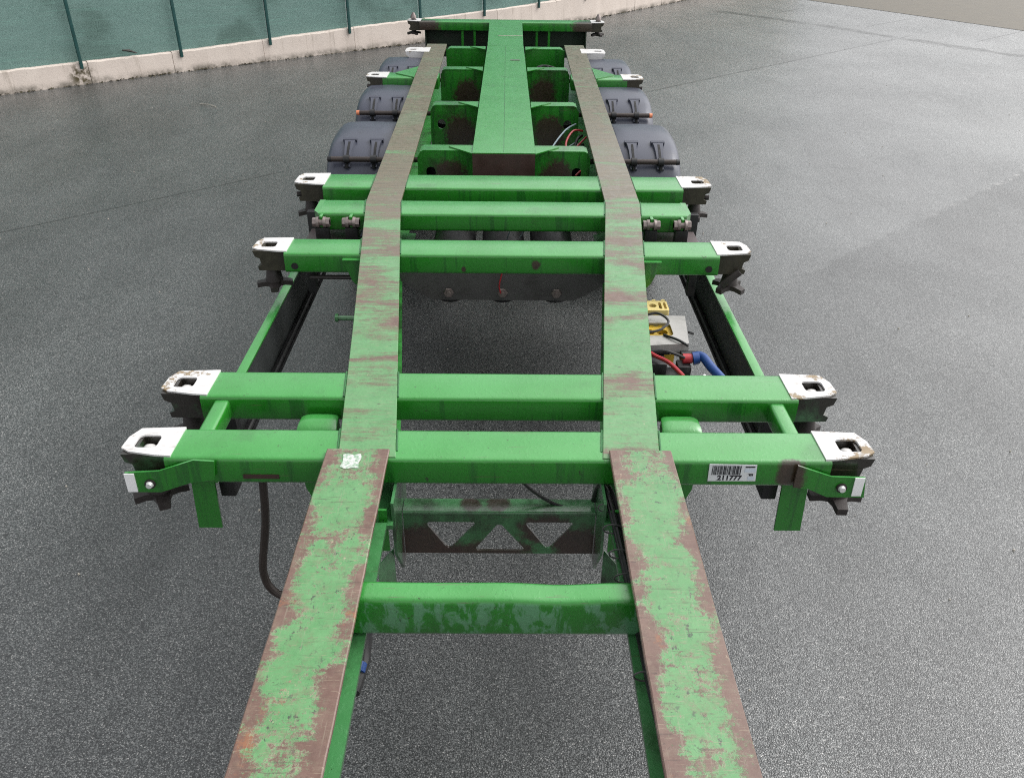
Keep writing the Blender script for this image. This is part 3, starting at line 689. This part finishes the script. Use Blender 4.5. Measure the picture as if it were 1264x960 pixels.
m = B(); m.box(.784, .815, 2.0924, 2.0930, 1.128, 1.133); m.box(.795, .800, 2.0924, 2.0930, 1.1015, 1.103)
for k in range(3): m.box(.800+k*.0045, .8035+k*.0045, 2.0924, 2.0930, 1.095, 1.104)
m.obj('fine_print', MINK, stk)
m = B(); m.box(.783, .818, 2.0926, 2.0931, 1.110, 1.124); m.box(.797, .8175, 2.0926, 2.0931, 1.079, 1.0925); m.obj('print_panel', MLITE, stk)

# cable bundle along the right neck rail
for k, dx in enumerate((0, .012, .024, .006)):
    z = .006*(k == 3)
    B().tube(spline([(.322+dx*.5, 2.20, .90), (.330+dx, 2.165, .99+z), (.340+dx, 2.09, 1.03+z), (.352+dx, 2.0, 1.02+z), (.362+dx, 1.85, 1.01+z), (.372+dx, 1.65, 1.006+z), (.378+dx, 1.48, 1.004+z), (.385+dx, 1.3, 1.0+z), (.40+dx, 1.1, 1.0+z)]), .0075, 8).obj('cable', MBLK, T)
for y, x in ((2.03, .36), (1.93, .366), (1.82, .373), (1.72, .378), (1.38, .39)):
    B().tube([(x-.014+.034*math.cos(a*.5236)*.9, y, 1.013+.018*math.sin(a*.5236)) for a in range(13)], .0025, 5).obj('cable_tie', MGREY, T)
B().tube(spline([(.055, 2.24, .98), (.11, 2.22, .93), (.19, 2.2, .885), (.27, 2.19, .868), (.345, 2.18, .855)]), .006, 6).obj('cable', MBLK, T)

# reservoir plate and three air tanks
m = B(); m.plate([(-.56, .80), (-.395, .69), (.40, .69), (.57, .79), (.60, 1.0), (-.60, 1.0)], [], .008, lambda a, b, c: (a, 4.19+c, b)); tp = m.obj('tank_plate', MGREY, T)
for x in (-.30, 0, .30):
    m = B(); m.cyl((x, 4.186, .735), (x, 4.178, .735), .030, .026, 6); m.cyl((x, 4.18, .735), (x, 4.165, .735), .014, .012, 10); m.obj('drain_plug', MBOLT, tp)
    m = B(); rr = [.03, .09, .12, .13, .13, .12, .09, .03]; ys = [4.21, 4.22, 4.25, 4.29, 5.25, 5.29, 5.32, 5.33]
    m.tube([(x, y, .765) for y in ys], .1, 24, rr); m.obj('air_tank', MBLK, T)
for pts, mt in (([(.02, 4.55, .90), (.05, 4.5, 1.0), (.08, 4.62, .95), (.10, 4.8, .92)], MCYAN), ([(.10, 4.6, .9), (.14, 4.5, 1.0), (.20, 4.62, .96), (.24, 4.9, .9)], MCYAN), ([(-.01, 4.17, .74), (-.018, 4.165, .79), (-.005, 4.17, .86), (.01, 4.17, .96)], MRED)):
    B().tube(spline(pts), .004, 6).obj('air_hose', mt, T)
B().box(-.575, -.50, 4.35, 4.5, .95, .96).obj('plate_tab', MGU, T); B().box(.52, .575, 4.35, 4.5, .95, .96).obj('plate_tab', MGU, T)

# centre spine
m = B(); m.loft([[(-.206, 5.38, .74), (-.206, 5.38, 1.17), (.206, 5.38, 1.17), (.206, 5.38, .74)], [(-.19, 9.27, .74), (-.19, 9.27, 1.17), (.19, 9.27, 1.17), (.19, 9.27, .74)]])
sp = m.obj('centre_spine', MG, T)
B().box(-.205, .205, 5.374, 5.379, .745, 1.164).obj('end_plate', MRUST, sp)
m = B(); m.box(-.0015, .0015, 5.40, 9.26, 1.1702, 1.1712); m.obj('weld_seam', MBEAD, sp)
m = B(); m.loft([[(x, 9.26, z) for x, z in ((-.188, .8), (-.188, 1.172), (-.09, 1.172), (-.09, 1.160), (.188, 1.160), (.188, .8))], [(x, 10.96, z) for x, z in ((-.20, .8), (-.20, 1.172), (-.09, 1.172), (-.09, 1.160), (.20, 1.160), (.20, .8))]])
m.obj('spine_extension', MG, T)
m = B(); m.box(-.085, .19, 9.95, 9.965, 1.161, 1.163); m.obj('weld_seam', MSTRAW, T)
m = B(); m.box(.05, .14, 8.48, 8.52, 1.1705, 1.173); m.obj('wear_pad', MGREY, sp)
for s in (-1, 1):
    for k, y in enumerate((5.545, 6.80, 8.19, 9.27)):
        i, o = rail_pt(y); xo = i-.004 if s > 0 else i-.004
        zb = .72
        out = [(.208, 1.139), (xo-.045, 1.139), (xo-.02, 1.128), (xo-.003, 1.10), (xo-.003, zb), (.208, zb)]
        holes = [] if k > 1 else [rrect(xo-.09, 1.0, .065, .075, .03)]
        if k == 3: out = [(.208, 1.139), (xo, 1.139), (xo, .72), (.208, .72)]
        m = B(); m.plate(out, holes, .012, lambda a, b, c: (s*a, y-.04+c, b)); 
        m.poly([(s*.21, y-.042, 1.1395), (s*(xo-.045), y-.042, 1.1395), (s*(xo-.02), y-.042, 1.129), (s*(xo-.02), y-.042, 1.138), (s*(xo-.045), y-.042, 1.1495), (s*.21, y-.042, 1.1495)], (0, .13, 0))
        m.obj('cross_member', MGD if k < 3 else MG, T)
        w = .165 if k < 3 else .12
        m = B(); m.poly([(s*.208, y-.135, 1.151), (s*.372, y+.03, 1.151), (s*.208, y+.03, 1.151)], (0, 0, .007)); m.obj('gusset', MG, T)
# grubby hoses and wires between the cross members
for pts, mt, r in (([(.26, 6.0, .86), (.36, 6.2, .98), (.47, 6.45, 1.04), (.56, 6.6, 1.05)], MCYAN, .006), ([(.28, 6.05, .85), (.40, 6.2, .92), (.56, 6.4, .97)], MCYAN, .005),
                   ([(.38, 5.95, .88), (.45, 6.05, .92), (.55, 6.2, .99), (.62, 6.3, 1.03)], MRED, .008), ([(.50, 6.1, .93), (.46, 6.2, 1.0), (.52, 6.35, 1.06), (.60, 6.4, 1.05)], MRED, .008),
                   ([(.52, 5.9, .86), (.60, 6.0, .90), (.66, 6.1, .90)], MRED, .007), ([(-.50, 6.0, .86), (-.42, 6.15, .96), (-.33, 6.15, .95), (-.27, 6.0, .86)], MCYAN, .006),
                   ([(-.50, 7.3, .86), (-.42, 7.45, .96), (-.33, 7.45, .95), (-.27, 7.3, .86)], MCYAN, .006), ([(.25, 8.5, 1.0), (.32, 8.6, 1.09), (.42, 8.6, 1.09), (.5, 8.45, 1.0)], MBLK, .008),
                   ([(.25, 8.4, 1.02), (.36, 8.5, 1.12), (.5, 8.5, 1.1)], MBLK, .007), ([(.30, 6.0, .84), (.45, 6.3, .90), (.62, 6.5, .92)], MBLK, .010), ([(.52, 6.2, .84), (.55, 6.35, .98), (.60, 6.45, 1.0)], MBLK, .012)):
    B().tube(spline(pts), r, 6).obj('air_hose', mt, T)
m = B(); m.box(.24, .42, 8.45, 8.6, .96, 1.0, .01); m.box(.30, .33, 8.48, 8.5, 1.0, 1.06); m.obj('brake_valve', MALU, T)

# axles, wheels and fenders
AX = (6.27, 7.58, 8.89); AZ = .53
def lathe(cx, cy, cz, prof, n=32):
    m = B(); rs = [[(cx+x, cy+r*math.cos(2*math.pi*k/n), cz+r*math.sin(2*math.pi*k/n)) for k in range(n)] for x, r in prof]
    m.loft(rs, False, True); return m
FA, FB, FE = .60, .558, 2.9
def farc(t, off=0.):
    c, s_ = math.cos(t), math.sin(t); e = 2/FE
    return -math.copysign(abs(c)**e, c)*(FA-off), math.copysign(abs(s_)**e, s_)*(FB-off)
wdone = {}
def copy_tree(o, parent, dx):
    c = o.copy(); C.objects.link(c); c.parent = parent
    if dx is not None: c.location = o.location+dx
    for ch in list(o.children): copy_tree(ch, c, None)
    return c
for s in (-1, 1):
    y = AX[0]; x0, x1 = .80, 1.268
    # fender shell: points across x with radial drop
    cross = [(x0, .07), (x0, .02), (x0+.012, .005), (x0+.03, 0), (x0+.12, 0), (x0+.225, -.003), (x0+.32, 0), (x1-.075, .003), (x1-.04, .012), (x1-.015, .032), (x1-.003, .06), (x1, .13)]
    m = B(); g = []; N = 48
    for k in range(N+1):
        t = math.radians(-2+184*k/N); row = []
        ridge = .006 if 84 < math.degrees(t) < 98 else 0
        for x, off in cross:
            dy, dz = farc(t, off-(ridge if x0+.03 <= x <= x1-.06 else 0)); row.append(m.bm.verts.new((s*x, y+dy, AZ+dz)))
        g.append(row)
    fs = [m.face([g[i][j], g[i+1][j], g[i+1][j+1], g[i][j+1]]) for i in range(N) for j in range(len(cross)-1)]
    bmesh.ops.recalc_face_normals(m.bm, faces=m.bm.faces); bmesh.ops.solidify(m.bm, geom=fs, thickness=.008)
    fe = m.obj('fender', MFEND, T, 40)
    # moulded clamp mounts: flared ribs with a cap and a dark strip as painted groove shade
    def fp(t, off): dy, dz = farc(math.radians(t), off); return Vector((0, y+dy, AZ+dz))
    for xc in (x0+.115, x0+.305):
        m = B(); rings = []
        for t, w, h in ((72, .046, .006), (70, .045, .022), (66, .037, .022), (60, .031, .020), (54, .028, .020), (46, .027, .022), (40, .027, .022)):
            a = fp(t, .004); b = fp(t, -h)
            rings.append([a+Vector((s*xc-w, 0, 0)), b+Vector((s*xc-w*.86, 0, 0)), b+Vector((s*xc+w*.86, 0, 0)), a+Vector((s*xc+w, 0, 0))])
        m.loft(rings)
        a = fp(74, .002); b = fp(71.5, -.028); c = fp(69.5, -.024); d = fp(69.5, .004)
        m.loft([[p+Vector((s*xc+q*.049, 0, 0)) for p in (a, b, c, d)] for q in (-1, 1)])
        m.obj('clamp_mount', MFEND, fe)
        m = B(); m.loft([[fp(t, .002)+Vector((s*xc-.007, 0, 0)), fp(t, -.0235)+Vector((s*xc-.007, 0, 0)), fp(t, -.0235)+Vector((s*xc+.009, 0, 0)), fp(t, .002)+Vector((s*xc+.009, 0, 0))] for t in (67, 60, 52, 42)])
        m.obj('slot_shade', MDARK, fe)  # raised dark strip imitating a shaded groove in the solid rib
        pz = fp(46, -.034); m = B(); m.cyl((s*xc-.02, pz.y, pz.z), (s*xc+.02, pz.y, pz.z), .028, .028, 14); m.cyl((s*xc, pz.y-.02, pz.z-.03), (s*xc, pz.y-.02, pz.z-.055), .014, .014, 6)
        m.obj('pipe_clamp', MBLK, fe)
    pz = fp(46, -.034)
    m = B(); m.tube([(s*.55, pz.y, pz.z), (s*(x1-.05), pz.y, pz.z)], .019, 12); pi = m.obj('stay_pipe', MPIPE, fe)
    m = B(); m.cyl((s*(x1-.055), pz.y, pz.z), (s*(x1-.03), pz.y, pz.z), .021, .019, 12); cap = m.obj('pipe_cap', MAMB, fe)
    wh = lathe(s*1.03, y, AZ, [(s*-.15, .29), (s*-.15, .2), (s*.05, .16), (s*.06, .09), (s*.05, .0001), (s*.04, .0001), (s*-.16, .29)]).obj('wheel', MGREY, T)
    R_ = .52
    lathe(s*1.03, y, AZ, [(-.15, .29), (-.19, .34), (-.195, .44), (-.18, .5), (-.15, R_), (-.06, R_+.005), (-.055, R_-.012), (-.045, R_-.012), (-.04, R_+.006), (.04, R_+.006), (.045, R_-.012), (.055, R_-.012), (.06, R_+.005), (.15, R_), (.18, .5), (.195, .44), (.19, .34), (.15, .29)]).obj('tyre', MTYRE, wh)
    for k in (1, 2):
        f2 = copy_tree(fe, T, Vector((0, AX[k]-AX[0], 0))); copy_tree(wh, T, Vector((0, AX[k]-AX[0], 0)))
    cap.data.materials[0] = MBLK
    for f in T.children:
        if f.name.startswith('fender') and abs(f.location.y+5.5-AX[1]) < .15 and f.location.x*s > 0:
            for ch in f.children:
                if ch.name.startswith('pipe_cap'):
                    ch.data = ch.data.copy(); ch.data.materials[0] = MAMB
for y in AX:
    m = B(); m.cyl((-.9, y, AZ), (.9, y, AZ), .07, .07, 16)
    for s in (-1, 1): m.cyl((s*.30, y+.15, .62), (s*.30, y+.33, .66), .085, .085, 16)
    m.obj('axle', MIRON, T)
    for s in (-1, 1):
        m = B(); m.cyl((s*.52, y+.38, .40), (s*.52, y+.38, .72), .13, .12, 18); m.obj('air_bellow', MBLK, T)
        m = B(); m.box(s*.47, s*.57, y-.42, y+.45, .60, .66, .01); m.obj('trailing_arm', MIRON, T)
m = B(); m.box(-.62, .62, 5.62, 5.7, .70, .78); m.box(-.6, .6, 9.4, 9.48, .70, .78); m.obj('brake_pipe_tray', MIRON, T)

# tail beam
B().rtube_x(-1.06, 1.06, 10.96, 11.2, 1.055, 1.155, .012).obj('tail_beam', MG, T)
for s in (-1, 1):
    casting(s, 10.97, 11.19, .5, xe=1.215, x0=1.05, zt=1.155, raised=True)
    m = B(); m.box(s*.21, s*1.0, 11.14, 11.155, .72, 1.053); m.box(s*.985, s*1.0, 10.99, 11.139, .72, 1.053); m.obj('tail_panel', MTAIL, T)
    m = B(); m.box(s*.2, s*.99, 10.92, 11.138, .85, .862); m.obj('tail_shelf', MTAIL, T)
    for x in (.385, .535): B().box(s*(x-.014), s*(x+.014), 10.985, 11.02, .863, 1.053).obj('tail_post', MG, T)

# valve and coupling cluster right of the right long rail
m = B(); m.plate([(.62, 3.21), (.838, 3.235), (.868, 3.5), (.62, 3.505)], [rrect(.715, 3.365, .135, .125, .02)], .006, lambda a, b, c: (a, b, .945+c))
m.poly([(.62, 3.206, .951), (.838, 3.231, .951), (.838, 3.231, .90), (.62, 3.206, .90)], (0, .004, 0)); vp = m.obj('valve_bracket', MALU, T)
m = B(); m.box(.60, .72, 3.08, 3.19, .84, .93, .012); m.box(.60, .81, 3.0, 3.17, .78, .86, .012); m.box(.70, .80, 3.05, 3.15, .80, .88, .012); m.cyl((.80, 3.2, .90), (.875, 3.2, .90), .028, .026, 14); m.cyl((.70, 3.04, .84), (.70, 3.0, .84), .042, .042, 16)
m.cyl((.60, 3.17, .94), (.74, 3.17, .94), .012); m.box(.77, .83, 3.09, 3.16, .84, .91, .01); m.box(.60, .66, 3.0, 3.07, .84, .88, .01); m.obj('valve_block', MBLK, T)
m = B(); m.cyl((.795, 3.14, .925), (.835, 3.14, .925), .022, .022, 16); m.obj('coupling_collar', MRED, T)
m = B(); m.tube(spline([(.838, 3.14, .925), (.862, 3.15, .935), (.885, 3.13, .935), (.905, 3.07, .925), (.94, 2.99, .91), (.95, 2.96, .905)], 6), .02, 12, None)
m.cyl((.840, 3.14, .925), (.868, 3.14, .93), .03, .026, 14); m.obj('coupling_handle', MBLUE, T)
m = B(); m.cyl((.82, 3.06, .86), (.84, 3.02, .88), .016, .012, 10); m.cyl((.86, 3.02, .88), (.862, 2.99, .93), .006); m.obj('test_point', MSILV, T)
B().tube(spline([(.60, 3.19, .97), (.66, 3.12, .955), (.72, 3.06, .95), (.77, 2.98, .93)]), .009, 8).obj('air_hose', MRED, T)
for pts in ([(.63, 3.44, .96), (.72, 3.46, .985), (.77, 3.40, .975), (.72, 3.33, .965), (.64, 3.31, .96)], [(.735, 3.30, .956), (.79, 3.24, .962), (.83, 3.21, .95)], [(.60, 3.13, .95), (.70, 3.14, .965), (.80, 3.12, .94)], [(.86, 3.36, .94), (.885, 3.36, .93)]):
    B().tube(spline(pts), .006, 6).obj('cable', MBLK, T)
# two plastic wheel chocks stowed on edge under the bracket
def chock(x, y, z, mat, label):
    m = B()
    # wedge block built from a perforated face and ribs behind
    f = lambda a, b, c: (x+a, y+b, z+c)
    m.plate(rrect(0, 0, .20, .105, .01), [circ(-.02, 0, .026), circ(.04, 0, .026)] if mat is MYEL else [circ(.025, 0, .02), rrect(.062, 0, .014, .07, .006), rrect(.085, 0, .012, .07, .005)], .02, f)
    for q in (-.095, -.008, .045, .09): m.box(x+q-.004, x+q+.004, y-.05, y+.05, z-.12, z)
    for q in (-.05, .05): m.box(x-.098, x+.098, y+q-.003, y+q+.003, z-.12, z-.002)
    for q in (.0, .04, -.055, .085): m.box(x+q-.009, x+q+.009, y+.05, y+.068, z-.02, z+.02)
    m.obj('wheel_chock', mat, None, label=label, category='wheel chock', group='yellow wheel chocks stowed on the trailer')
chock(.705, 3.61, .93, MYELP, 'pale yellow plastic wheel chock standing clear behind the grey valve bracket')
chock(.70, 3.365, .915, MYEL, 'deep yellow plastic wheel chock seen through the hole in the grey bracket')
